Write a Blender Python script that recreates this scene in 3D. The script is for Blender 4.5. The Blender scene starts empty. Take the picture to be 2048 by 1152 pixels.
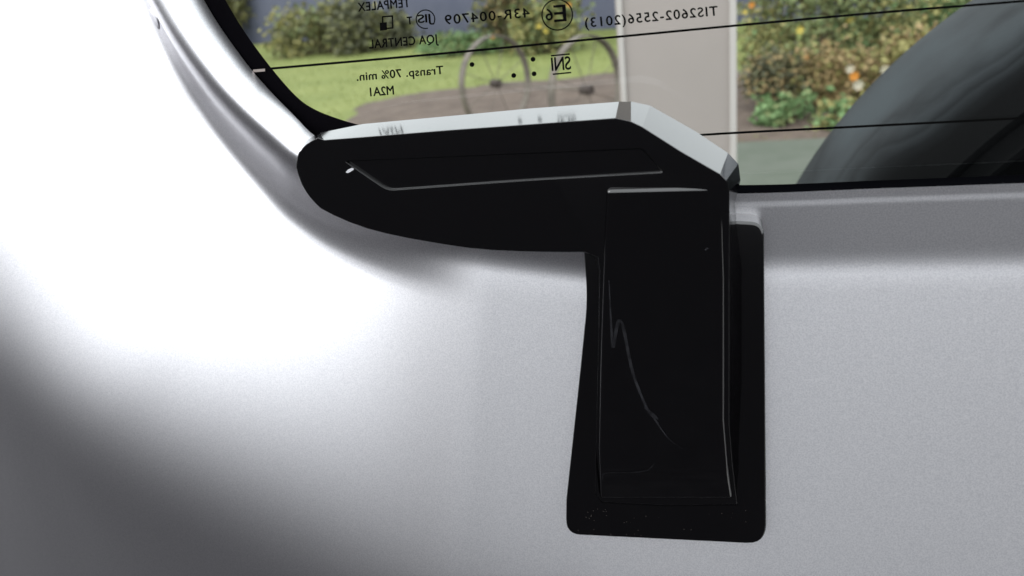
import bpy, bmesh, math, random
from mathutils import Vector, Matrix
random.seed(7)
R_ = math.radians
scene = bpy.context.scene
COL = scene.collection

# ------------------------------------------------------------------ camera
FPX = 1607.0                                   # focal length in pixels of the 2048 wide picture
yaw, pit, rol = R_(16), R_(22), R_(-6.5)
fw = Vector((-math.sin(yaw)*math.cos(pit), math.cos(yaw)*math.cos(pit), -math.sin(pit)))
rt = fw.cross(Vector((0, 0, 1))).normalized()
up = rt.cross(fw)
CR = math.cos(rol)*rt + math.sin(rol)*up
CU = -math.sin(rol)*rt + math.cos(rol)*up
CAM = Vector((0, 0, 1.2)) - 0.235*fw
cd = bpy.data.cameras.new('camera')
cam = bpy.data.objects.new('camera', cd); COL.objects.link(cam)
cd.sensor_width = 36; cd.lens = FPX/2048*36
cd.clip_start = 0.01; cd.clip_end = 500
cd.dof.use_dof = True; cd.dof.focus_distance = 0.238; cd.dof.aperture_fstop = 18
m3 = Matrix((CR, CU, -fw)).transposed()
cam.matrix_world = Matrix.Translation(CAM) @ m3.to_4x4()
scene.camera = cam

def ray(px, py): return fw + CR*((px-1024)/FPX) - CU*((py-576)/FPX)
def P(px, py, y):                              # survey: point on the vertical plane at depth y
    d = ray(px, py); return CAM + d*((y-CAM.y)/d.y)
def G(px, py, z=0.0):                          # survey: point on the level plane at height z
    d = ray(px, py); return CAM + d*((z-CAM.z)/d.z)

# ------------------------------------------------------------------ sky, sun, exposure (overcast day)
w = bpy.data.worlds.new('World'); scene.world = w; w.use_nodes = True
nt = w.node_tree; nt.nodes.clear()
tc = nt.nodes.new('ShaderNodeTexCoord'); sx = nt.nodes.new('ShaderNodeSeparateXYZ')
mr = nt.nodes.new('ShaderNodeMapRange'); mr.inputs['From Min'].default_value = 0; mr.inputs['From Max'].default_value = 1
mr.inputs['To Min'].default_value = 2.2; mr.inputs['To Max'].default_value = 2.5
bg = nt.nodes.new('ShaderNodeBackground'); wo = nt.nodes.new('ShaderNodeOutputWorld')
bg.inputs['Color'].default_value = (0.93, 0.97, 1.0, 1)
nt.links.new(tc.outputs['Generated'], sx.inputs[0]); nt.links.new(sx.outputs['Z'], mr.inputs['Value'])
nt.links.new(mr.outputs[0], bg.inputs['Strength']); nt.links.new(bg.outputs[0], wo.inputs[0])
sd = bpy.data.lights.new('sun', 'SUN'); sd.energy = 1.7; sd.angle = R_(30); sd.color = (1, 0.98, 0.96)
sun = bpy.data.objects.new('sun', sd); COL.objects.link(sun)
sun.rotation_euler = Vector((0.72, 0.48, -0.50)).to_track_quat('-Z', 'Y').to_euler()
scene.view_settings.view_transform = 'Standard'; scene.view_settings.look = 'None'
scene.view_settings.exposure = 0.0; scene.view_settings.gamma = 1.0
scene.render.engine = 'CYCLES'
scene.render.resolution_x = 1024; scene.render.resolution_y = 576
scene.cycles.max_bounces = 8; scene.cycles.transparent_max_bounces = 12

# ------------------------------------------------------------------ materials
MATS = {}
def mat(name, col, rough=0.5, metal=0.0, spec=0.5, noise=None, bump=None, coat=0.0):
    m = bpy.data.materials.new(name); m.use_nodes = True
    n = m.node_tree.nodes; l = m.node_tree.links; b = n['Principled BSDF']
    b.inputs['Base Color'].default_value = (*col, 1); b.inputs['Roughness'].default_value = rough
    b.inputs['Metallic'].default_value = metal; b.inputs['Specular IOR Level'].default_value = spec
    b.inputs['Coat Weight'].default_value = coat; b.inputs['Coat IOR'].default_value = 1.75; b.inputs['Coat Roughness'].default_value = 0.10
    tcn = n.new('ShaderNodeTexCoord')
    if noise:                                   # (scale, colour2, detail)
        t = n.new('ShaderNodeTexNoise'); t.inputs['Scale'].default_value = noise[0]; t.inputs['Detail'].default_value = noise[2]
        r = n.new('ShaderNodeValToRGB'); r.color_ramp.elements[0].position = 0.35; r.color_ramp.elements[1].position = 0.65
        r.color_ramp.elements[0].color = (*col, 1); r.color_ramp.elements[1].color = (*noise[1], 1)
        l.new(tcn.outputs['Object'], t.inputs['Vector']); l.new(t.outputs['Fac'], r.inputs[0]); l.new(r.outputs[0], b.inputs['Base Color'])
    if bump:                                    # (scale, strength, distance)
        t = n.new('ShaderNodeTexNoise'); t.inputs['Scale'].default_value = bump[0]; t.inputs['Detail'].default_value = 3
        bp = n.new('ShaderNodeBump'); bp.inputs['Strength'].default_value = bump[1]; bp.inputs['Distance'].default_value = bump[2]
        l.new(tcn.outputs['Object'], t.inputs['Vector']); l.new(t.outputs['Fac'], bp.inputs['Height']); l.new(bp.outputs[0], b.inputs['Normal'])
    MATS[name] = m; return m

paint = mat('silver_paint', (0.83, 0.818, 0.84), 0.33, 1.0, noise=(2400, (0.69, 0.683, 0.71), 2), bump=(2200, 0.06, 0.0002))
black = mat('black_plastic', (0.0004, 0.0003, 0.0005), 0.3, 0, 0.0, coat=1.0)
frit = mat('black_ceramic_frit', (0.0015, 0.0012, 0.002), 0.6, 0, 0.02)
ink = mat('dark_print', (0.0015, 0.0015, 0.0015), 0.7, 0, 0.03)
silverline = mat('heating_line_on_frit', (0.25, 0.21, 0.19), 0.5)
rubber = mat('tyre_rubber', (0.0018, 0.002, 0.0022), 0.55, 0, 0.04, bump=(400, 0.2, 0.0004))
steel = mat('wheel_steel', (0.003, 0.003, 0.0033), 0.5, 0.0, 0.03)
streakm = mat('pale_streak', (0.020, 0.020, 0.023), 0.7, 0, 0.1)
_n = streakm.node_tree.nodes; _l = streakm.node_tree.links
_t = _n.new('ShaderNodeTexNoise'); _t.inputs['Scale'].default_value = 350; _t.inputs['Detail'].default_value = 5
_r = _n.new('ShaderNodeValToRGB'); _r.color_ramp.elements[0].position = 0.22; _r.color_ramp.elements[1].position = 0.7
_r.color_ramp.elements[1].color = (0.8, 0.8, 0.8, 1); _c = _n.new('ShaderNodeTexCoord')
_l.new(_c.outputs['Object'], _t.inputs['Vector']); _l.new(_t.outputs['Fac'], _r.inputs[0]); _l.new(_r.outputs[0], _n['Principled BSDF'].inputs['Alpha'])
dustm = mat('dust', (0.035, 0.03, 0.028), 0.8, 0, 0.1)

# glass: thin pane, clear with Fresnel reflection
g = bpy.data.materials.new('window_glass'); g.use_nodes = True
n = g.node_tree.nodes; l = g.node_tree.links; n.clear()
o_ = n.new('ShaderNodeOutputMaterial'); mx = n.new('ShaderNodeMixShader'); tr = n.new('ShaderNodeBsdfTransparent')
gl = n.new('ShaderNodeBsdfGlossy'); fr = n.new('ShaderNodeFresnel')
tr.inputs[0].default_value = (0.885, 0.91, 0.90, 1); gl.inputs['Roughness'].default_value = 0.01; fr.inputs[0].default_value = 1.45
l.new(fr.outputs[0], mx.inputs[0]); l.new(tr.outputs[0], mx.inputs[1]); l.new(gl.outputs[0], mx.inputs[2]); l.new(mx.outputs[0], o_.inputs[0])

# ------------------------------------------------------------------ helpers
def tag(o, label, cat=None, group=None, kind=None):
    if label: o['label'] = label
    if cat: o['category'] = cat
    if group: o['group'] = group
    if kind: o['kind'] = kind
    return o
def new_obj(name, verts, faces, m, parent=None, smooth=False):
    me = bpy.data.meshes.new(name); me.from_pydata([tuple(v) for v in verts], [], faces); me.update()
    return link(name, me, m, parent, smooth)
def link(name, me, m, parent=None, smooth=False):
    if m is not None: me.materials.append(m)
    if smooth:
        for p_ in me.polygons: p_.use_smooth = True
    o = bpy.data.objects.new(name, me); COL.objects.link(o)
    if parent is not None:
        o.parent = parent; o.matrix_parent_inverse = parent.matrix_basis.inverted()
    return o
def from_bm(name, bm, m, parent=None, smooth=False):
    bmesh.ops.recalc_face_normals(bm, faces=bm.faces)
    me = bpy.data.meshes.new(name); bm.to_mesh(me); bm.free()
    return link(name, me, m, parent, smooth)
def empty(name, loc):
    o = bpy.data.objects.new(name, None); COL.objects.link(o); o.location = loc; o.empty_display_size = 0.02
    return o
def catmull(pts, k):
    out = []; n_ = len(pts)
    for i in range(n_-1):
        p0, p1, p2, p3 = pts[max(i-1, 0)], pts[i], pts[i+1], pts[min(i+2, n_-1)]
        for j in range(k):
            t = j/k
            out.append(tuple(0.5*((2*b)+(-a+c)*t+(2*a-5*b+4*c-d)*t*t+(-a+3*b-3*c+d)*t**3) for a, b, c, d in zip(p0, p1, p2, p3)))
    out.append(tuple(pts[-1])); return out
def sp(x, k):                                   # softplus with width k
    t = x/k
    return k*(t if t > 30 else math.log1p(math.exp(t)))
def sst(a, b, x):
    t = min(max((x-a)/(b-a), 0), 1); return t*t*(3-2*t)
def interp(x, tab):
    if x <= tab[0][0]: return tab[0][1]
    for (a, b), (c, d) in zip(tab, tab[1:]):
        if x <= c: return b+(d-b)*(x-a)/(c-a)
    return tab[-1][1]
def auto_smooth(o, ang=35):
    for p_ in o.data.polygons: p_.use_smooth = True
    bm = bmesh.new(); bm.from_mesh(o.data)
    for e in bm.edges:
        if len(e.link_faces) == 2 and e.calc_face_angle(0) > R_(ang): e.smooth = False
    bm.to_mesh(o.data); bm.free()
def bevel(o, wd, seg=3, ang=28):
    b = o.modifiers.new('bevel', 'BEVEL'); b.width = wd; b.segments = seg; b.limit_method = 'ANGLE'; b.angle_limit = R_(ang)
    b.harden_normals = True
    for p_ in o.data.polygons: p_.use_smooth = True

# ------------------------------------------------------------------ ground, lawn, path, soil
gravel = mat('driveway_gravel', (0.014, 0.0135, 0.015), 1.0, 0, 0.0, noise=(14, (0.029, 0.028, 0.030), 6), bump=(40, 0.6, 0.02))
lawnm = mat('lawn', (0.15, 0.18, 0.04), 0.9, noise=(1.3, (0.20, 0.225, 0.06), 6), bump=(60, 0.6, 0.03))
soilm = mat('soil', (0.085, 0.060, 0.046), 0.95, noise=(5, (0.125, 0.092, 0.072), 6), bump=(18, 0.8, 0.04))
concm = mat('path_concrete', (0.07, 0.083, 0.06), 0.85, noise=(6, (0.09, 0.10, 0.078), 5), bump=(80, 0.3, 0.004))
def sheet(name, pts, z, m):
    return tag(new_obj(name, [(x, y, z) for x, y in pts], [tuple(range(len(pts)))], m), None, kind='structure')
sheet('ground', [(-150, -150), (150, -150), (150, 150), (-150, 150)], 0, gravel)
bouncem = mat('bounce_concrete', (0.44, 0.43, 0.415), 0.85, noise=(3, (0.5, 0.49, 0.475), 6), bump=(60, 0.3, 0.004))
sheet('bounce_slab', [(0.75, -0.7), (9, -0.7), (9, 2.6), (0.75, 2.6)], 0.006, bouncem)  # unseen pale slab, added to bounce light onto the cover's edges and the panel
sheet('lawn', [(-40, 5.15), (30, 5.15), (30, 60), (-40, 60)], 0.004, lawnm)
bm = bmesh.new()
bmesh.ops.create_cube(bm, size=1); bmesh.ops.scale(bm, vec=(9, 2.2, 0.06), verts=bm.verts); bmesh.ops.translate(bm, vec=(1.5, 4.02, 0.03), verts=bm.verts)
pth = from_bm('path', bm, concm); tag(pth, None, kind='structure'); bevel(pth, 0.01)

def mound(name, cx, cy, rx, ry, h, m, rot=0, seedv=0):
    rnd = random.Random(seedv); vs = [(cx, cy, h)]; fs = []
    NR, NA = 10, 48
    ph = [rnd.uniform(0, 6.28) for _ in range(4)]
    for i in range(1, NR+1):
        for j in range(NA):
            a = 2*math.pi*j/NA; k = i/NR
            rr = 1+0.06*math.sin(2*a+ph[0])+0.05*math.sin(5*a+ph[1])+0.02*math.sin(9*a+ph[2])
            x, y = rx*k*rr*math.cos(a), ry*k*rr*math.sin(a)
            z = h*(1-k**3) + rnd.uniform(-1, 1)*0.018*(i < NR) + (-0.01 if i == NR else 0.006)
            vs.append((cx+x*math.cos(rot)-y*math.sin(rot), cy+x*math.sin(rot)+y*math.cos(rot), z))
    for j in range(NA): fs.append((0, 1+j, 1+(j+1) % NA))
    for i in range(NR-1):
        for j in range(NA):
            a, b = 1+i*NA+j, 1+i*NA+(j+1) % NA
            fs.append((a, a+NA, b+NA, b))
    return tag(new_obj(name, vs, fs, m, smooth=True), None, kind='structure')
mound('soil_bed', -0.9, 7.15, 2.9, 2.05, 0.05, soilm, rot=R_(-20), seedv=1)
mound('soil_border', 1.6, 6.6, 2.3, 1.15, 0.06, soilm, seedv=2)

# grass: short blades, uncountable
vs, fs = [], []
rnd = random.Random(3)
for i in range(26000):
    x = rnd.uniform(-11, 5); y = 5.3+14*rnd.random()**1.2
    if ((x+0.9)/2.7)**2+((y-7.15)/1.9)**2 < 1 or ((x-1.6)/2.2)**2+((y-6.6)/1.1)**2 < 1: continue
    a = rnd.uniform(0, 6.28); h = rnd.uniform(0.02, 0.05); wd = 0.008
    k = len(vs); dx, dy = math.cos(a)*wd, math.sin(a)*wd
    vs += [(x-dx, y-dy, 0), (x+dx, y+dy, 0), (x+rnd.uniform(-.03, .03), y+rnd.uniform(-.03, .03), h)]; fs.append((k, k+1, k+2))
grassm = mat('grass_blades', (0.16, 0.19, 0.045), 0.8, noise=(3, (0.22, 0.245, 0.075), 4))
tag(new_obj('grass', vs, fs, grassm), 'short bright green lawn grass beyond the window', 'grass', kind='stuff')

# ------------------------------------------------------------------ garden wall
wallm = mat('slate_render', (0.075, 0.082, 0.125), 0.8, noise=(3, (0.09, 0.096, 0.14), 5), bump=(30, 0.3, 0.01))
capm = mat('wall_cap', (0.11, 0.115, 0.14), 0.8)
def wall_run(a, b, h, th, name, label):
    a, b = Vector((a[0], a[1], 0)), Vector((b[0], b[1], 0)); d = (b-a).normalized(); nrm = Vector((-d.y, d.x, 0))
    root = empty(name, (a+b)/2)
    def box(nm, z0, z1, t0, m):
        v = [p_+nrm*s+Vector((0, 0, z)) for z in (z0, z1) for p_, s in ((a, -t0), (b, -t0), (b, t0), (a, t0))]
        return new_obj(nm, v, [(3, 2, 1, 0), (4, 5, 6, 7), (0, 1, 5, 4), (1, 2, 6, 5), (2, 3, 7, 6), (3, 0, 4, 7)], m, root)
    box('wall_body', -0.05, h, th/2, wallm); c = box('coping', h, h+0.06, th/2+0.03, capm)
    return tag(root, label, 'wall')
wall_run((-24, 25.5), (9, 9.4), 2.1, 0.2, 'garden_wall', 'dark slate blue garden wall behind the lawn and shrubs')

# ------------------------------------------------------------------ shrubs
def leafmat(name, c1, c2):
    return mat(name, c1, 0.7, 0, 0.3, noise=(9, c2, 3))
LM = [leafmat('leaf_olive', (0.13, 0.14, 0.055), (0.20, 0.19, 0.085)), leafmat('leaf_green', (0.13, 0.165, 0.065), (0.22, 0.25, 0.11)),
      leafmat('leaf_yellow', (0.22, 0.21, 0.07), (0.32, 0.29, 0.12)), leafmat('leaf_straw', (0.26, 0.185, 0.08), (0.36, 0.27, 0.14)),
      leafmat('leaf_dark', (0.075, 0.08, 0.05), (0.13, 0.13, 0.075)), leafmat('leaf_fresh', (0.13, 0.22, 0.09), (0.19, 0.28, 0.12))]
orange = mat('orange_petal', (0.75, 0.27, 0.02), 0.6); redp = mat('red_petal', (0.55, 0.09, 0.03), 0.6); whitep = mat('white_petal', (0.62, 0.57, 0.45), 0.6)
yellowp = mat('yellow_petal', (0.65, 0.50, 0.08), 0.6); stemm = mat('stem', (0.10, 0.075, 0.04), 0.8)
def shrub(name, base, rx, ry, h, mats, nleaf, leaf, label, group=None, seedv=0, flowers=()):
    rnd = random.Random(seedv); root = empty(name, base)
    tag(root, label, 'shrub', group)
    b = Vector(base)
    clumps = []
    for i in range(16):
        a = rnd.uniform(0, 6.28); k = math.sqrt(rnd.random())*0.8
        clumps.append((Vector((rx*k*math.cos(a), ry*k*math.sin(a), h*rnd.uniform(0.18, 0.92)*(1-0.3*k))), rnd.uniform(0.25, 0.45)))
    # stems
    vs, fs = [], []
    for c, s in clumps:
        d = c; p0 = Vector((c.x*0.2, c.y*0.2, -0.02)); side = Vector((-d.y, d.x, 0)).normalized() if d.xy.length > 1e-4 else Vector((1, 0, 0))
        other = d.normalized().cross(side)
        k = len(vs)
        for q, wd in ((p0, 0.016), (p0.lerp(c, 0.5)+side*rnd.uniform(-.04, .04), 0.011), (c, 0.005)):
            for t in range(4):
                an = t*math.pi/2; vs.append(b+q+side*math.cos(an)*wd+other*math.sin(an)*wd)
        for lev in range(2):
            for t in range(4): fs.append((k+lev*4+t, k+lev*4+(t+1) % 4, k+lev*4+4+(t+1) % 4, k+lev*4+4+t))
    new_obj('stems', vs, fs, stemm, root)
    # leaves by kind, spread through clumps
    for mi, (m, share) in enumerate(mats):
        vs, fs = [], []
        own = [c for c in clumps if rnd.random() < 0.7] or clumps
        for i in range(int(nleaf*share)):
            c, s = rnd.choice(own)
            q = c+Vector((rnd.gauss(0, 1)*rx*s*0.55, rnd.gauss(0, 1)*ry*s*0.55, rnd.gauss(0, 1)*h*s*0.42))
            q.z = max(q.z, 0.02)
            u = Vector((rnd.gauss(0, 1), rnd.gauss(0, 1), rnd.gauss(0, 0.6))).normalized()
            v = u.cross(Vector((rnd.gauss(0, 1), rnd.gauss(0, 1), rnd.gauss(0, 1)))).normalized()
            L = leaf*rnd.uniform(0.6, 1.3); wv = v*L*0.34; bend = u.cross(v)*L*0.15
            k = len(vs); q = b+q
            vs += [q, q+u*L*0.5+wv+bend, q+u*L, q+u*L*0.5-wv+bend]; fs += [(k, k+1, k+2), (k, k+2, k+3)]
        o = new_obj('foliage', vs, fs, m, root); o['kind'] = 'stuff'
    # flowers placed individually
    for (p_, r, m) in flowers:
        vs, fs = [Vector(p_)], []
        for j in range(7):
            a = 2*math.pi*j/7
            for da, k in ((-0.3, 0.75), (0, 1.0), (0.3, 0.75)):
                vs.append(Vector(p_)+Vector((math.cos(a+da)*r*k, -0.25*r*k, math.sin(a+da)*r*k)))
            s_ = 1+j*3; fs += [(0, s_, s_+1), (0, s_+1, s_+2)]
        new_obj('flower', vs, fs, m, root)
    return root
def toward(px, py, y): return P(px, py, y)
shrub('broad_shrub', (G(640, 108).x, G(640, 108).y, 0), 1.0, 0.7, 0.95, [(LM[0], .3), (LM[2], .45), (LM[1], .25)], 2600, 0.12,
      'pale olive shrub before the slate wall, leftmost in the window', 'shrubs along the wall', 11)
shrub('broad_shrub', (G(735, 104).x, G(735, 104).y, 0), 0.85, 0.6, 1.0, [(LM[4], .55), (LM[0], .45)], 2600, 0.12,
      'dark olive shrub behind the small square mark on the glass', 'shrubs along the wall', 12)
bq = G(1015, 100)
shrub('tall_shrub', (bq.x, bq.y, 0), 0.55, 0.5, 1.5, [(LM[0], .5), (LM[4], .2), (LM[3], .3)], 2200, 0.11,
      'brownish olive tall shrub above the iron wheels', 'shrubs along the wall', 13,
      [(toward(985, 73, bq.y-.5), 0.039, orange)])
bq = G(1100, 105)
shrub('flowering_shrub', (bq.x, bq.y, 0), 0.6, 0.5, 0.95, [(LM[1], .5), (LM[2], .5)], 2000, 0.10,
      'green shrub with small yellow flowers behind the circled mark', 'shrubs along the wall', 14,
      [(toward(1078, 52, bq.y-.5), 0.039, yellowp), (toward(1092, 62, bq.y-.5), 0.035, yellowp), (toward(1138, 10, bq.y-.5), 0.035, orange)])
bq = G(935, 108)
shrub('low_shrub', (bq.x, bq.y, 0), 0.8, 0.4, 0.32, [(LM[5], .7), (LM[1], .3)], 1500, 0.09,
      'low fresh green plants at the foot of the slate wall', 'shrubs along the wall', 15)
bq = G(470, 92)
shrub('broad_shrub', (bq.x, bq.y, 0), 1.2, 0.8, 2.5, [(LM[0], .6), (LM[2], .4)], 2600, 0.15,
      'tall olive shrub at the top left corner of the window', 'shrubs along the wall', 16)
# right hand flower border
shrub('flower_bush', (0.80, 6.9, 0), 0.70, 0.5, 1.5, [(LM[1], .35), (LM[2], .45), (LM[5], .2)], 12000, 0.05,
      'leafy green bush with orange flowers right of the pale post', 'border plants right of the post', 21,
      [(toward(1503, 10, 6.4), 0.025, orange), (toward(1490, 24, 6.4), 0.022, yellowp), (toward(1600, 60, 6.3), 0.031, yellowp), (toward(1612, 112, 6.3), 0.027, orange)])
shrub('flower_bush', (1.85, 7.1, 0), 0.55, 0.45, 0.72, [(LM[1], .4), (LM[2], .3), (LM[5], .3)], 12000, 0.05,
      'yellow green bush beside the spare wheel at the top', 'border plants right of the post', 22,
      [(toward(1850, 80, 6.6), 0.039, redp), (toward(1700, 40, 6.7), 0.035, yellowp)])
shrub('dry_plant', (1.2, 6.15, 0), 0.5, 0.3, 0.6, [(LM[3], .75), (LM[2], .25)], 6000, 0.048,
      'straw coloured dying plant with white and orange blooms near the spare wheel', 'border plants right of the post', 23,
      [(toward(1708, 152, 5.8), 0.035, orange), (toward(1716, 170, 5.8), 0.039, whitep), (toward(1770, 140, 5.9), 0.035, whitep), (toward(1700, 138, 5.8), 0.031, whitep)])
shrub('dry_plant', (0.62, 6.25, 0), 0.36, 0.25, 0.48, [(LM[4], .4), (LM[3], .4), (LM[0], .2)], 4000, 0.045,
      'brown withered plant just right of the pale post', 'border plants right of the post', 24)
shrub('low_plant', (0.5, 5.75, 0), 0.24, 0.14, 0.24, [(LM[5], .9), (LM[1], .1)], 520, 0.07,
      'small fresh green plant at the edge of the concrete path', 'border plants right of the post', 25)
shrub('low_plant', (0.85, 5.6, 0), 0.2, 0.12, 0.2, [(LM[5], .4), (LM[2], .6)], 420, 0.06,
      'small yellow green plant by the path close to the spare wheel', 'border plants right of the post', 26)
shrub('flower_bush', (2.75, 7.8, 0), 0.6, 0.5, 1.3, [(LM[4], .5), (LM[1], .5)], 2200, 0.085,
      'dark green bush mostly hidden behind the spare wheel', 'border plants right of the post', 27)

# ------------------------------------------------------------------ old iron wheels on an axle
ironm = mat('rusty_iron', (0.10, 0.085, 0.07), 0.7, 0.2, noise=(12, (0.17, 0.145, 0.12), 5))
irondk = mat('dark_iron', (0.055, 0.04, 0.035), 0.7, 0.2)
h1 = G(992, 167, 0.42); h2 = G(1173, 180, 0.42)
ax = (h2-h1); ax.z = 0; ax.normalize()
ax = Vector((0.896, -0.44, 0)).normalized()*0.55+ax*0.45; ax.normalize()
rootw = empty('wheel_pair', ((h1.x+h2.x)/2, (h1.y+h2.y)/2, 0.05))
tag(rootw, 'pair of old spoked iron wheels on an axle standing on the soil', 'wheels')
def ring(c, axis, r, hw, th, m, name, parent, segs=40):
    u = axis.cross(Vector((0, 0, 1))).normalized(); v = axis.cross(u)
    vs, fs = [], []
    for i in range(segs):
        a = 2*math.pi*i/segs; d = u*math.cos(a)+v*math.sin(a)
        vs += [c+d*r-axis*hw, c+d*r+axis*hw, c+d*(r-th)+axis*hw, c+d*(r-th)-axis*hw]
    for i in range(segs):
        a, b = i*4, ((i+1) % segs)*4
        for j in range(4): fs.append((a+j, a+(j+1) % 4, b+(j+1) % 4, b+j))
    return new_obj(name, vs, fs, m, parent)
def rod(a, b, r0, r1, m, name, parent, segs=8):
    d = (b-a).normalized(); u = d.cross(Vector((0.3, 0.2, 1))).normalized(); v = d.cross(u); vs = []
    for p_, r in ((a, r0), (b, r1)):
        for i in range(segs):
            t = 2*math.pi*i/segs; vs.append(p_+u*math.cos(t)*r+v*math.sin(t)*r)
    fs = [(i, (i+1) % segs, segs+(i+1) % segs, segs+i) for i in range(segs)]+[tuple(range(segs))[::-1], tuple(range(segs, 2*segs))]
    return new_obj(name, vs, fs, m, parent)
for c in (h1, h2):
    wr = ring(c, ax, 0.365, 0.028, 0.014, ironm, 'rim', rootw)
    rod(c-ax*0.045, c+ax*0.045, 0.032, 0.032, irondk, 'hub', rootw, 12)
    u = ax.cross(Vector((0, 0, 1))).normalized(); v = ax.cross(u)
    for k in range(8):
        a = 2*math.pi*(k+0.5)/8; d = u*math.cos(a)+v*math.sin(a)
        rod(c+d*0.028, c+d*0.355, 0.0032, 0.003, ironm, 'spoke', rootw, 6)
rod(h1, h2, 0.007, 0.007, ironm, 'axle', rootw)

# ------------------------------------------------------------------ post
postm = mat('post_paint', (0.32, 0.285, 0.26), 0.8, noise=(4, (0.345, 0.305, 0.28), 5), bump=(25, 0.15, 0.004))
pa, pb = P(1243, 120, 1.5), P(1470, 120, 1.5)
proot = empty('porch_post', ((pa.x+pb.x)/2, 1.6, 0))
tag(proot, 'pale beige square post standing outside behind the window', 'post')
def post_box(nm, x0, x1, y0, y1, z0, z1, bw, m=postm):
    v = [(x, y, z) for z in (z0, z1) for x, y in ((x0, y0), (x1, y0), (x1, y1), (x0, y1))]
    o = new_obj(nm, v, [(3, 2, 1, 0), (4, 5, 6, 7), (0, 1, 5, 4), (1, 2, 6, 5), (2, 3, 7, 6), (3, 0, 4, 7)], m, proot); bevel(o, bw); return o
WX = pb.x-pa.x
post_box('shaft', pa.x, pb.x, 1.5, 1.5+WX, 0, 2.6, 0.008)
post_box('corner_board', pa.x-0.011, pa.x+0.012, 1.53, 1.56+WX*0.5, 0, 2.6, 0.004)
stripm = mat('post_edge_pale', (0.48, 0.45, 0.42), 0.8)  # paler tone for the thin strips along the post's edges
post_box('edge_strip', pb.x-0.010, pb.x+0.003, 1.494, 1.53, 0.18, 2.6, 0.002, stripm)
post_box('edge_strip', pa.x-0.003, pa.x+0.007, 1.494, 1.53, 0.18, 2.6, 0.002, stripm)
post_box('base_block', pa.x-0.03, pb.x+0.03, 1.47, 1.53+WX, 0, 0.18, 0.008)

# ------------------------------------------------------------------ spare wheel outside the door
SC = Vector((0.372, 0.30, 0.992)); SR = 0.298
sroot = empty('spare_wheel', SC); tag(sroot, 'black spare wheel mounted outside behind the rear window', 'spare wheel')
def lathe(prof, c, m, name, parent, segs=160):
    vs, fs = [], []; n_ = len(prof)
    for i in range(segs):
        a = 2*math.pi*i/segs
        for r, y in prof: vs.append((c.x+r*math.cos(a), c.y+y, c.z+r*math.sin(a)))
    for i in range(segs):
        a, b = i*n_, ((i+1) % segs)*n_
        for j in range(n_-1): fs.append((a+j, a+j+1, b+j+1, b+j))
    o = new_obj(name, vs, fs, m, parent); auto_smooth(o, 40); return o
half = [(0.298, 0.0), (0.298, -0.03), (0.2965, -0.055), (0.293, -0.070), (0.288, -0.080), (0.2815, -0.0875), (0.275, -0.092), (0.2735, -0.0936), (0.271, -0.0938), (0.269, -0.0926),
        (0.262, -0.0942), (0.2605, -0.0956), (0.258, -0.0956), (0.2565, -0.0942), (0.248, -0.093), (0.240, -0.090), (0.231, -0.084), (0.222, -0.074), (0.214, -0.062), (0.207, -0.056)]
prof = [(r, y) for r, y in half[::-1]]+[(r, -y) for r, y in half[1:]]
# sky sheen painted into the colour of the tyre's shoulder, in rings round the axle
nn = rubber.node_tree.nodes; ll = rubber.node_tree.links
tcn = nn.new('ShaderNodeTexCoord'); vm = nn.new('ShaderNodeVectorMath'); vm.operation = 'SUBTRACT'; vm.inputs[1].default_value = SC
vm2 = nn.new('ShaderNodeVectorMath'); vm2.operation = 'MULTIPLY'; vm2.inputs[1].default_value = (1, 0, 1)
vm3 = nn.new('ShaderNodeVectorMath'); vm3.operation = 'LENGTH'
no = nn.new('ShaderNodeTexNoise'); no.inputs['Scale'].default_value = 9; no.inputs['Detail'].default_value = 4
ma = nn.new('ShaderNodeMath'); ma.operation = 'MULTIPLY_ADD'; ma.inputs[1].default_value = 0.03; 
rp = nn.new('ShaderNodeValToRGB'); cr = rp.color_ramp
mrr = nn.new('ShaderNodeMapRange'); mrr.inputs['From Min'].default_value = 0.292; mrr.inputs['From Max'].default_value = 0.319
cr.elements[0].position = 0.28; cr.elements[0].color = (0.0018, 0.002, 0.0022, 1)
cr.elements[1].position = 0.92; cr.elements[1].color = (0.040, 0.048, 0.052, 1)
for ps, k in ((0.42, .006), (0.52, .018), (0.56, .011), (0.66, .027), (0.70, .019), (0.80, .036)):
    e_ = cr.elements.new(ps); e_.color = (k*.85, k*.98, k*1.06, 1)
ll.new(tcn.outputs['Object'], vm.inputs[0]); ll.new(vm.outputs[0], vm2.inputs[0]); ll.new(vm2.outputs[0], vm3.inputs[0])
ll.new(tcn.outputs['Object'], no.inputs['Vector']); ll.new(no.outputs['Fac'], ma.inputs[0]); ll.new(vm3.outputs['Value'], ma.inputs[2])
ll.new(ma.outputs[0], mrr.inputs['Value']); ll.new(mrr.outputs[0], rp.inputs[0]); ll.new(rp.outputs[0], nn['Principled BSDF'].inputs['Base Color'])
lathe(prof, SC, rubber, 'tyre', sroot)
lathe([(0.0, 0.02), (0.07, 0.02), (0.12, 0.05), (0.165, 0.06), (0.178, 0.03), (0.182, -0.03), (0.197, -0.052), (0.209, -0.066), (0.212, -0.06), (0.2, -0.03), (0.19, 0.06)], SC, steel, 'rim', sroot, 72)
rod(Vector((SC.x, 0.05, SC.z)), Vector((SC.x, SC.y+0.02, SC.z)), 0.06, 0.05, steel, 'carrier', sroot, 20)

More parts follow.
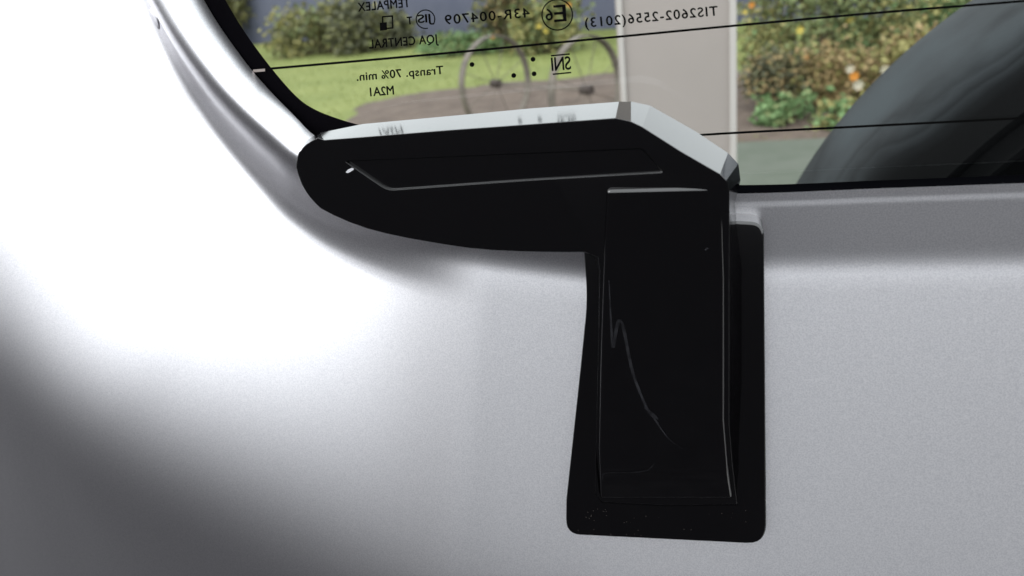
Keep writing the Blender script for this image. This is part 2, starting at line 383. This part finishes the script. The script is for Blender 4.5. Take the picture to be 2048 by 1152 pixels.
# ------------------------------------------------------------------ rear door: inner panel
droot = empty('rear_door', (0, 0, 1.0))
tag(droot, 'silver painted inner panel of a car rear door around the window', 'car door')
edge_px = [(170, -640), (255, -330), (335, -140), (408, 0), (444, 59), (476, 104), (505, 141), (545, 184), (597, 233), (637, 268), (705, 303), (800, 332),
           (920, 354), (1060, 371), (1230, 385), (1480, 388), (1764, 377.5), (2048, 367), (2400, 353), (2800, 335)]
edge = [(q.x, q.z, x) for q, x in ((P(x, y, 0.0115-0.0095*sst(650, 1000, x)), x) for x, y in edge_px)]
edge = catmull(edge, 30)
def resample(pts, n_):
    acc = [0.0]
    for a, b in zip(pts, pts[1:]): acc.append(acc[-1]+math.hypot(b[0]-a[0], b[1]-a[1]))
    out = []; k = 0
    for i in range(n_):
        t = acc[-1]*i/(n_-1)
        while k < len(acc)-2 and acc[k+1] < t: k += 1
        f_ = (t-acc[k])/max(acc[k+1]-acc[k], 1e-9)
        out.append(tuple(p_+(q_-p_)*f_ for p_, q_ in zip(pts[k], pts[k+1])))
    return out
edge = resample(edge, 260); edge_u = [e[2] for e in edge]
def ridge_smooth(t): return catmull(t, 14)
rx0 = [(P(x, y, 0).x, P(x, y, 0).z) for x, y in ((-900, 90), (-500, 380), (-150, 690), (0, 785), (150, 872), (300, 945), (500, 1025), (700, 1085), (1000, 1150), (1300, 1215), (1700, 1270), (2300, 1350))]
rx0 = ridge_smooth(rx0)
PXW = 0.00014
def bulge(x, z):
    zr = interp(x, rx0); sl = (interp(x+0.01, rx0)-interp(x-0.01, rx0))/0.02
    q = (z-zr)/math.sqrt(1+sl*sl)                   # distance above the shoulder line
    rgt = sst(-0.17, 0.075, x); lft = 1-sst(-0.19, 0.01, x)
    lo = math.tan(R_(22-12*rgt))
    b = math.tan(R_(12.3-2.3*lft+9.2*rgt))*sp(q+0.019+0.03*rgt, 0.011) + math.tan(R_(4.5))*lft*sp(q-0.056, 0.014)
    b += lo*(sp(-q-0.006, 0.012)-0.86*sp(-q-0.034, 0.014))
    b -= 0.5*1.7*sst(-0.20, 0.03, x)*max(q+0.03, 0)**2
    b += 0.22*sp(-(x+0.190), 0.014)                # far left the panel rolls away
    return b
# tilt of the surface going outward from the window, degrees (+ faces the window / sky, - faces away from it)
PROF_L = [(0, 80), (0.0010, 78), (0.0019, 60), (0.0026, 20), (0.0036, 9), (0.0068, -4), (0.015, -6), (0.0225, 2), (0.028, 0), (0.4, 0)]
PROF_B = [(0, -8), (0.0020, -8), (0.0026, -3), (0.0034, -3), (0.0042, -9), (0.0170, -9), (0.0222, 1), (0.028, 0), (0.034, 0), (0.4, 0)]
dl = [0, 0.0004, 0.0008, 0.0012, 0.0016, 0.0019, 0.0022, 0.0026, 0.0030, 0.0034, 0.0038, 0.0042, 0.0046, 0.0050, 0.0056, 0.0066, 0.008]
while dl[-1] < 0.03: dl.append(dl[-1]+0.0015)
while dl[-1] < 0.44: dl.append(dl[-1]+0.0035)
def profile(scale, tab, y0):
    ys = [y0]
    for a, b in zip(dl, dl[1:]):
        mth = math.tan(R_(interp(0.5*(a+b)/scale, tab))); ys.append(ys[-1]-mth*(b-a))
    return ys
vs, fs = [], []
NE = len(edge)
nrm = []
for i in range(NE):
    a, b = edge[max(i-3, 0)], edge[min(i+3, NE-1)]
    t = Vector((b[0]-a[0], b[1]-a[1])).normalized(); nrm.append(Vector((t.y, -t.x)))
for _ in range(60): nrm = [(nrm[max(i-1, 0)]+nrm[i]+nrm[min(i+1, NE-1)]).normalized() for i in range(NE)]
NDL = len(dl)
prof_l, prof_b = profile(1.35, PROF_L, 0.0115), profile(1.0, PROF_B, 0.002)
for i in range(NE):
    e, n2 = edge[i], nrm[i]
    left = 1-sst(460, 980, edge_u[i])               # 1 along the left side of the window
    sb = -16+9*sst(1200, 1500, edge_u[i])
    prof_b = profile(1.28-0.28*sst(1200, 1500, edge_u[i]), [(a, sb if t == -9 else t) for a, t in PROF_B], 0.002)
    pr = [q+(p_-q)*left for p_, q in zip(prof_l, prof_b)]
    be = bulge(e[0]+n2.x*0.004, e[1]+n2.y*0.004)
    for d, py_ in zip(dl, pr):
        x, z = e[0]+n2.x*d, e[1]+n2.y*d
        bl = bulge(x, z)
        vs.append((x, py_+left*bl*sst(0.004, 0.039, d)+(1-left)*(bl-be), z))
for i in range(NE-1):
    for j in range(NDL-1):
        a = i*NDL+j; b = a+NDL
        fs.append((a, b, b+1, a+1))
vs_panel = list(vs)
panel = new_obj('inner_panel', vs, fs, paint, droot); auto_smooth(panel, 50)
sealm = mat('seal_rubber', (0.0015, 0.0015, 0.002), 1.0, 0, 0.0)
sv, sf = [], []
for i in range(NE):
    x, y, z = vs[i*NDL]; n2 = nrm[i]
    sv += [(x+n2.x*0.0004, y+0.0003, z+n2.y*0.0004), (x+n2.x*0.0006, 0.0118, z+n2.y*0.0006), (x+n2.x*0.004, 0.0118, z+n2.y*0.004), (x+n2.x*0.004, y+0.0015, z+n2.y*0.004)]
for i in range(NE-1):
    for j in range(3): sf.append((4*i+j, 4*i+4+j, 4*i+5+j, 4*i+1+j))
new_obj('window_seal', sv, sf, sealm, droot, True)
from mathutils.bvhtree import BVHTree
bvh = BVHTree.FromPolygons([tuple(v) for v in vs], fs)
def on_panel(px, py, off=0.0):                       # surveyed point lying on the panel, off metres proud
    h = bvh.ray_cast(CAM, ray(px, py).normalized())
    p_ = h[0] if h[0] is not None else P(px, py, 0)
    return p_+(Vector((0, -off, 0)))
# plug in the upper left corner
pc = on_panel(310, 38)
bm = bmesh.new()
prev = None
rings = [(0.0036, 0.0006), (0.0034, -0.0001), (0.0026, -0.0003), (0.001, -0.00035)]
allr = []
gn = bvh.ray_cast(CAM, ray(310, 38).normalized())[1]
if gn.dot(CAM-pc) < 0: gn = -gn
gu = gn.cross(Vector((0, 0, 1))).normalized(); gv = gn.cross(gu)
for r, y in rings:
    allr.append([bm.verts.new(pc+gu*r*math.cos(2*math.pi*k/24)+gv*r*math.sin(2*math.pi*k/24)-gn*y) for k in range(24)])
for a, b in zip(allr, allr[1:]):
    for k in range(24): bm.faces.new((a[k], a[(k+1) % 24], b[(k+1) % 24], b[k]))
bm.faces.new(allr[-1])
from_bm('grommet', bm, paint, droot, True)

# ------------------------------------------------------------------ window: glass, frit, heating lines, prints
GY = 0.012
wroot = empty('rear_window', (0, GY, 1.3))
tag(wroot, 'clear rear window glass with black border, heating lines and mirrored printed marks', 'window')
clear_px = [(230, -640), (300, -330), (375, -140), (451, 0), (493, 69), (545, 139), (594, 194), (632, 220), (684, 240), (740, 256), (850, 290), (1000, 330), (1200, 362), (1482, 370), (1764, 361),
            (2048, 351), (2400, 337), (2800, 319)]
clear = catmull([(q.x, q.z) for q in (P(x, y, GY) for x, y in clear_px)], 10)
outer_b = [(q.x, q.z) for q in (P(x, y, GY) for x, y in edge_px)]
outer = catmull(outer_b, 12)
# glass pane: polygon to just beyond the opening
top = max(clear[0][1], clear[-1][1])
poly = [(x-0.004 if i < len(clear)*0.55 else x, z-0.006) for i, (x, z) in enumerate(clear)]
vsg = [(x, GY+0.001, z) for x, z in poly]+[(poly[-1][0], GY+0.001, top), (poly[0][0], GY+0.001, top)]
new_obj('pane', vsg, [tuple(range(len(vsg)))], g, wroot)
# black border band on the inner face: strip between the clear contour and 14 mm outwards
vs, fs = [], []
NC = len(clear)
for i, (x, z) in enumerate(clear):
    a, b = clear[max(i-2, 0)], clear[min(i+2, NC-1)]
    t = Vector((b[0]-a[0], b[1]-a[1])).normalized(); n2 = Vector((t.y, -t.x))
    vs += [(x, GY, z), (x+n2.x*0.022, GY, z+n2.y*0.022)]
for i in range(NC-1): fs.append((2*i, 2*i+2, 2*i+3, 2*i+1))
new_obj('black_border', vs, fs, frit, wroot)
def strip(pts, wpx, y, m, name, parent):
    vs, fs = [], []
    for i, (x, py) in enumerate(pts):
        vs += [P(x, py-wpx/2, y), P(x, py+wpx/2, y)]
    for i in range(len(pts)-1): fs.append((2*i, 2*i+1, 2*i+3, 2*i+2))
    return new_obj(name, vs, fs, m, parent)
LA = catmull([(538, 137.5), (880, 107.5), (1200, 77), (1500, 48.5), (1750, 26), (2048, 2), (2400, -28)], 6)
LB = catmull([(900, 316), (1200, 288), (1400, 270), (1700, 254), (2048, 236), (2400, 216)], 6)
strip(LA, 4.6, GY-0.0004, ink, 'heating_line', wroot)
strip(LB, 4.6, GY-0.0004, ink, 'heating_line', wroot)
strip([(506, 142), (530, 140)], 5.5, GY-0.0005, silverline, 'heating_line', wroot)['label'] = 'pale end of the heating line crossing the black border'
YT = GY-0.0004
def text_mesh(body, spacing=1.0):
    cu = bpy.data.curves.new('t', 'FONT'); cu.body = body; cu.size = 1; cu.space_character = spacing; cu.resolution_u = 4
    ob = bpy.data.objects.new('t', cu); COL.objects.link(ob)
    dg = bpy.context.evaluated_depsgraph_get(); me = bpy.data.meshes.new_from_object(ob.evaluated_get(dg))
    v = [tuple(x.co) for x in me.vertices]; f = [tuple(p_.vertices) for p_ in me.polygons]
    bpy.data.objects.remove(ob); bpy.data.curves.remove(cu); bpy.data.meshes.remove(me)
    return v, f
CAPH = max(v[1] for v in text_mesh('E')[0])
def printed(body, left, right, hpx, spacing=1.05, bold=0.0):
    """mirrored lettering on the glass: left / right are the baseline ends as seen, hpx the cap height"""
    v, f = text_mesh(body, spacing)
    x0 = min(q[0] for q in v); x1 = max(q[0] for q in v)
    out = []
    dx, dy = right[0]-left[0], right[1]-left[1]; ln = math.hypot(dx, dy); ux, uy = dy/ln, -dx/ln
    fo = []
    for c, (sx_, sy_) in enumerate(((0, 0), (-0.55, 0), (0.55, 0), (0, 0.45), (0, -0.45))):    # stroke weight
        k0 = len(out)
        for q in v:
            u = 1-(q[0]-x0)/(x1-x0); k = q[1]/CAPH*hpx
            out.append(P(left[0]+dx*u+ux*k+sx_, left[1]+dy*u+uy*k+sy_, YT-c*0.00001))
        fo += [tuple(i+k0 for i in t) for t in f]
    f = fo
    o = new_obj('lettering', out, f, ink, wroot); return o
def ring_print(cx, cy, r, wpx, a0=0, a1=360, name='ring_mark'):
    vs, fs = [], []; N = 48
    for i in range(N+1):
        a = R_(a0+(a1-a0)*i/N)
        for rr in (r-wpx/2, r+wpx/2): vs.append(P(cx+rr*math.cos(a), cy+rr*math.sin(a), YT))
    for i in range(N): fs.append((2*i, 2*i+2, 2*i+3, 2*i+1))
    return new_obj(name, vs, fs, ink, wroot)
def quad_print(pts, name): return new_obj(name, [P(x, y, YT) for x, y in pts], [tuple(range(len(pts)))], ink, wroot)
def bar(a, b, wpx, name):
    dx, dy = b[0]-a[0], b[1]-a[1]; ln = math.hypot(dx, dy); ux, uy = -dy/ln*wpx/2, dx/ln*wpx/2
    return quad_print([(a[0]+ux, a[1]+uy), (b[0]+ux, b[1]+uy), (b[0]-ux, b[1]-uy), (a[0]-ux, a[1]-uy)], name)
printed('TEMPALEX', (717, 23), (820, 13.5), 17, 1.1)
printed('T', (815, 49), (825, 48), 15)
printed('JIS', (836, 46), (866, 43.5), 16, 0.9)
ring_print(851, 38.5, 18.5, 2.4, 75, 395)
printed('43R-004709', (891, 49), (1060, 34), 18.5, 1.15)
ring_print(1114.5, 29.5, 30.5, 2.6)
printed('6', (1092, 41), (1106, 40), 23)
printed('E', (1109, 44), (1133, 42), 33)
printed('TIS2602-2556(2013)', (1171, 55), (1436, 30.5), 18.5, 1.15)
printed('JQA CENTRAL', (739, 97), (877, 85.5), 17, 1.08)
printed('Transp. 70% min.', (714, 161.5), (887, 147.5), 16, 1.05)
printed('M2A1', (741, 192.5), (788, 188.5), 17, 1.0)
printed('SNI', (1104, 141.5), (1142, 138.5), 26, 0.95)
bar((1102, 111.5), (1139.5, 108), 3, 'overline'); bar((1105.5, 148.5), (1142.5, 145), 3, 'underline')
for x, y in ((944, 129), (1066, 118.6), (1027.5, 151), (1068.2, 147.6)): ring_print(x, y, 2.4, 4.8, name='dot_mark')
# small two square mark
for a, b in (((764.5, 33.5), (786, 32)), ((784.8, 32), (785.5, 57)), ((786.5, 55.8), (770, 57)), ((765.5, 47), (765, 32.5))): bar(a, b, 3, 'square_outline')
quad_print([(759.5, 45.5), (773.5, 44.5), (774.2, 60), (760.2, 61.5)], 'square_mark')

# ------------------------------------------------------------------ black wiper motor cover
croot = empty('motor_cover', P(1300, 700, 0))
tag(croot, 'glossy black plastic L shaped cover mounted below the window corner', 'cover')
def smooth_closed(pts, k=4):
    n_ = len(pts); out = []
    for i in range(n_):
        p0, p1, p2, p3 = pts[i-1], pts[i], pts[(i+1) % n_], pts[(i+2) % n_]
        for j in range(k):
            t = j/k
            out.append(tuple(0.5*((2*b)+(-a+c)*t+(2*a-5*b+4*c-d)*t*t+(-a+3*b-3*c+d)*t**3) for a, b, c, d in zip(p0, p1, p2, p3)))
    return out
def rounded(pts, rads, k=6):
    out = []; n_ = len(pts)
    for i in range(n_):
        a, b, c = Vector(pts[i-1]), Vector(pts[i]), Vector(pts[(i+1) % n_]); r = rads[i]
        if r == 0: out.append(tuple(b)); continue
        p0 = b+(a-b).normalized()*r; p2 = b+(c-b).normalized()*r
        for j in range(k+1):
            t = j/k; out.append(tuple(p0*(1-t)**2+b*2*t*(1-t)+p2*t*t))
    return out
satin = black.copy(); satin.name = 'black_plastic_satin'
satin.node_tree.nodes['Principled BSDF'].inputs['Coat Roughness'].default_value = 0.13
# base plate, follows the panel, edges rounded
plate_px = rounded([(1165, 470), (1440, 441), (1528, 446), (1533, 1090), (1131, 1070), (1132, 1000), (1160, 740), (1174, 600)],
                   [6, 4, 26, 40, 30, 10, 40, 40])
def plate_pt(px, py, off=0.005):                    # plate face: a flat slab lying against the panel
    yy = interp(py, PL)-off; return P(px, py, yy)
PL = [(441, 0.0005), (1090, on_panel(1330, 1085).y+0.0005)]
def plate_y(px, py): return interp(py, PL)-0.005
print('PLATE', PL, [round(on_panel(x, y).y, 4) for x, y in ((1500, 460), (1540, 600), (1540, 800), (1330, 1100), (1120, 900), (900, 520), (640, 430), (590, 330), (20, 1100), (20, 600))], bvh.ray_cast(CAM, ray(20, 1100).normalized()))
bm = bmesh.new()
f_ = [bm.verts.new(P(x, y, plate_y(x, y))) for x, y in plate_px]
b_ = [bm.verts.new(P(x, y, plate_y(x, y))+Vector((0, 0.011, 0))) for x, y in plate_px]
bm.faces.new(f_); n_ = len(f_)
for i in range(n_): bm.faces.new((f_[i], b_[i], b_[(i+1) % n_], f_[(i+1) % n_]))
plate = from_bm('base_plate', bm, black, croot); bevel(plate, 0.0011, 4, 40)

FOOT = [(380, -0.0205), (945, plate_y(1300, 945)-0.006), (1012, plate_y(1300, 1012)-0.0022)]
# shell: front contour and the contour where it meets glass / panel
def fy(px, py):
    base = -0.0175
    for _ in range(5): base = -0.0177-0.063*P(px, py, base).x
    foot = interp(py, [(380, -0.0205), (945, plate_y(1300, 945)-0.006), (1012, plate_y(1300, 1012)-0.0022)])
    return foot if py > 385 and px > 1193 else base
PAIRS = [((648, 280), (638, 266), -.001), ((720, 274.5), (726, 248), -.002), ((900, 260), (900, 232), -.002), ((1060, 248.5), (1060, 217), -.002), ((1231, 236), (1238, 203.5), -.002),
         ((1262, 243), (1262, 203), -.002), ((1285, 254), (1300, 211), -.002), ((1362, 303), (1390, 262), -.002), ((1440, 348), (1456, 306), -.002), ((1453, 361), (1477, 328), -.002), ((1459, 382), (1481, 360), -.002),
         ((1459, 420), (1469, 408), .002), ((1458, 560), (1488, 555), .004), ((1458, 845), (1488, 800), .005), ((1464, 924), (1483, 930), .005), ((1474, 1008), (1477, 1014), .005),
         ((1330, 1010), (1330, 1016), .005), ((1204, 1003), (1202, 1009), .005), ((1190, 985), (1189, 990), .005), ((1192, 900), (1191, 900), .005), ((1197, 700), (1196, 700), .005), ((1200, 540), (1197, 545), .005),
         ((1196, 514), (1178, 522), .006), ((1170, 504), (1158, 510), .006)]
_arm = catmull([(1158, 510), (985, 505), (859, 489), (733, 462), (640, 422), (606, 388), (590, 352), (587, 328), (592, 304), (606, 284), (638, 266)], 3)[1:-1]
_ac = (1010, 350)
_fr = [(x+(4 if x < 640 else 0)+(2 if x < 900 else 0), y-(5 if y > 340 else -5 if y < 300 else 0)) for x, y in _arm]
PAIRS += [(a, b, .005) for a, b in zip(_fr, _arm)]
NPR = len(PAIRS)
bm = bmesh.new()
F = []; Bk = []
for i, (a, b, yb) in enumerate(PAIRS):
    F.append(bm.verts.new(P(a[0], a[1], fy(*a))))
    q = P(b[0], b[1], yb)
    if i >= 11:                                       # sits on the plate or the panel
        q = on_panel(b[0], b[1], -0.003) if i >= 22 else P(b[0], b[1], plate_y(*b)+0.003)
    Bk.append(bm.verts.new(q))
for i in range(NPR):
    j = (i+1) % NPR; bm.faces.new((F[i], Bk[i], Bk[j], F[j]))
# arm face with recessed grip pocket; foot face
arm_loop = F[0:11]+F[22:]
foot_loop = F[10:23]
for ids in ((10, 11, 12, 21, 22), (12, 13, 20, 21), (13, 14, 19, 20), (14, 15, 16, 17, 18, 19)):
    ff = bm.faces.new([F[k] for k in ids]); bmesh.ops.triangulate(bm, faces=[ff])
pocket = rounded([(688, 322), (1285, 296), (1328, 345), (1050, 361), (775, 381)], [7, 8, 8, 60, 14], 3)
PV = [bm.verts.new(P(x, y, fy(x, y)+0.0)) for x, y in pocket]
cen = (1010, 336)
PI = [bm.verts.new(P(x+(cen[0]-x)*0.006, y+(cen[1]-y)*0.05, fy(x, y)+0.0010)) for x, y in pocket]
es = []
def edge_of(a, b): return bm.edges.get((a, b)) or bm.edges.new((a, b))
for lp in (arm_loop, PV):
    for i in range(len(lp)): es.append(edge_of(lp[i-1], lp[i]))
bmesh.ops.triangle_fill(bm, edges=es, use_beauty=True)
for i in range(len(PV)):
    j = (i+1) % len(PV); bm.faces.new((PV[i], PV[j], PI[j], PI[i]))
bm.faces.new(PI)
bm.normal_update(); shbvh = BVHTree.FromBMesh(bm)
shell = from_bm('shell', bm, satin, croot); auto_smooth(shell, 9); bevel(shell, 0.0018, 6, 30)

# raised front block on the foot
LX = [(379, 1213), (480, 1208), (700, 1201), (900, 1197), (1000, 1200)]
RX = [(372, 1444), (560, 1449), (842, 1449), (930, 1456), (1000, 1466)]
bm = bmesh.new(); rows = []
for py in (376, 384, 420, 480, 560, 640, 700, 780, 842, 900, 930, 945, 975, 998):
    pr_ = interp(py, [(376, 0.0008), (800, 0.0018), (998, 0.0014)])
    row = []
    for k in range(5):
        x = interp(py, LX)+(interp(py, RX)-interp(py, LX))*k/4; y = py+(3-1.5*k if py < 400 else 0)
        row.append((P(x, y, interp(y, FOOT)-pr_)))
    rows.append([bm.verts.new(v) for v in row])
for r0, r1 in zip(rows, rows[1:]):
    for k in range(4): bm.faces.new((r0[k], r0[k+1], r1[k+1], r1[k]))
rim_ = rows[0]+[r[-1] for r in rows[1:]]+rows[-1][-2::-1]+[r[0] for r in rows[-2:0:-1]]
back = [bm.verts.new(v.co+Vector((0, 0.004, 0))) for v in rim_]
for k in range(len(rim_)):
    j = (k+1) % len(rim_); bm.faces.new((rim_[k], back[k], back[j], rim_[j]))
bm.normal_update(); sbvh = BVHTree.FromBMesh(bm)
blk = from_bm('front_block', bm, black, croot); auto_smooth(blk, 20); bevel(blk, 0.0013, 5, 40)
# pale streaks and dust on the black plastic
def pale_streak(pts, wpx, name='streak_mark'):
    sv, sf = [], []
    pts = catmull(pts, 5)
    for i, (x, y) in enumerate(pts):
        k = math.sin(math.pi*(i+0.3)/(len(pts)+0.2))**0.5
        for qx, qy in ((x-wpx*k/2, y), (x+wpx*k/2, y+wpx*k*0.4)):
            h = sbvh.ray_cast(CAM, ray(qx, qy).normalized())[0] or shbvh.ray_cast(CAM, ray(qx, qy).normalized())[0]; sv.append(h+(CAM-h).normalized()*0.0003)
    for i in range(len(pts)-1): sf.append((2*i, 2*i+1, 2*i+3, 2*i+2))
    return new_obj(name, sv, sf, streakm, croot)
pale_streak([(1218, 560), (1222, 640), (1226, 694), (1233, 655), (1240, 638), (1248, 660), (1266, 745), (1296, 820), (1310, 838), (1336, 875), (1365, 897)], 7)
pale_streak([(1292, 815), (1302, 822), (1312, 836)], 16)
pale_streak([(1410, 500), (1416, 495)], 4)
pale_streak([(1205, 960), (1210, 946), (1260, 945), (1295, 940), (1308, 926)], 1.6)
sv, sf = [], []
rnd = random.Random(5)
for i in range(34):
    x, y = rnd.uniform(1150, 1500), rnd.uniform(1020, 1072)
    if rnd.random() < 0.35: x, y = rnd.uniform(1165, 1215), rnd.uniform(1018, 1042)
    r = rnd.uniform(0.5, 1.3); k = len(sv); yy = plate_y(x, y)-0.0001
    sv += [P(x-r, y, yy), P(x, y+r, yy), P(x+r, y, yy), P(x, y-r, yy), P(x, y, yy-0.00015)]
    sf += [(k, k+1, k+4), (k+1, k+2, k+4), (k+2, k+3, k+4), (k+3, k, k+4)]
pocket_glint = pale_streak([(693, 345), (700, 339), (706, 336)], 7, 'pocket_glint')
pocket_glint.data.materials[0] = mat('painted_glint', (0.45, 0.45, 0.47), 0.5)  # pale colour painted in as the glint on the pocket's edge
o = new_obj('dust', sv, sf, dustm, croot); o['kind'] = 'stuff'
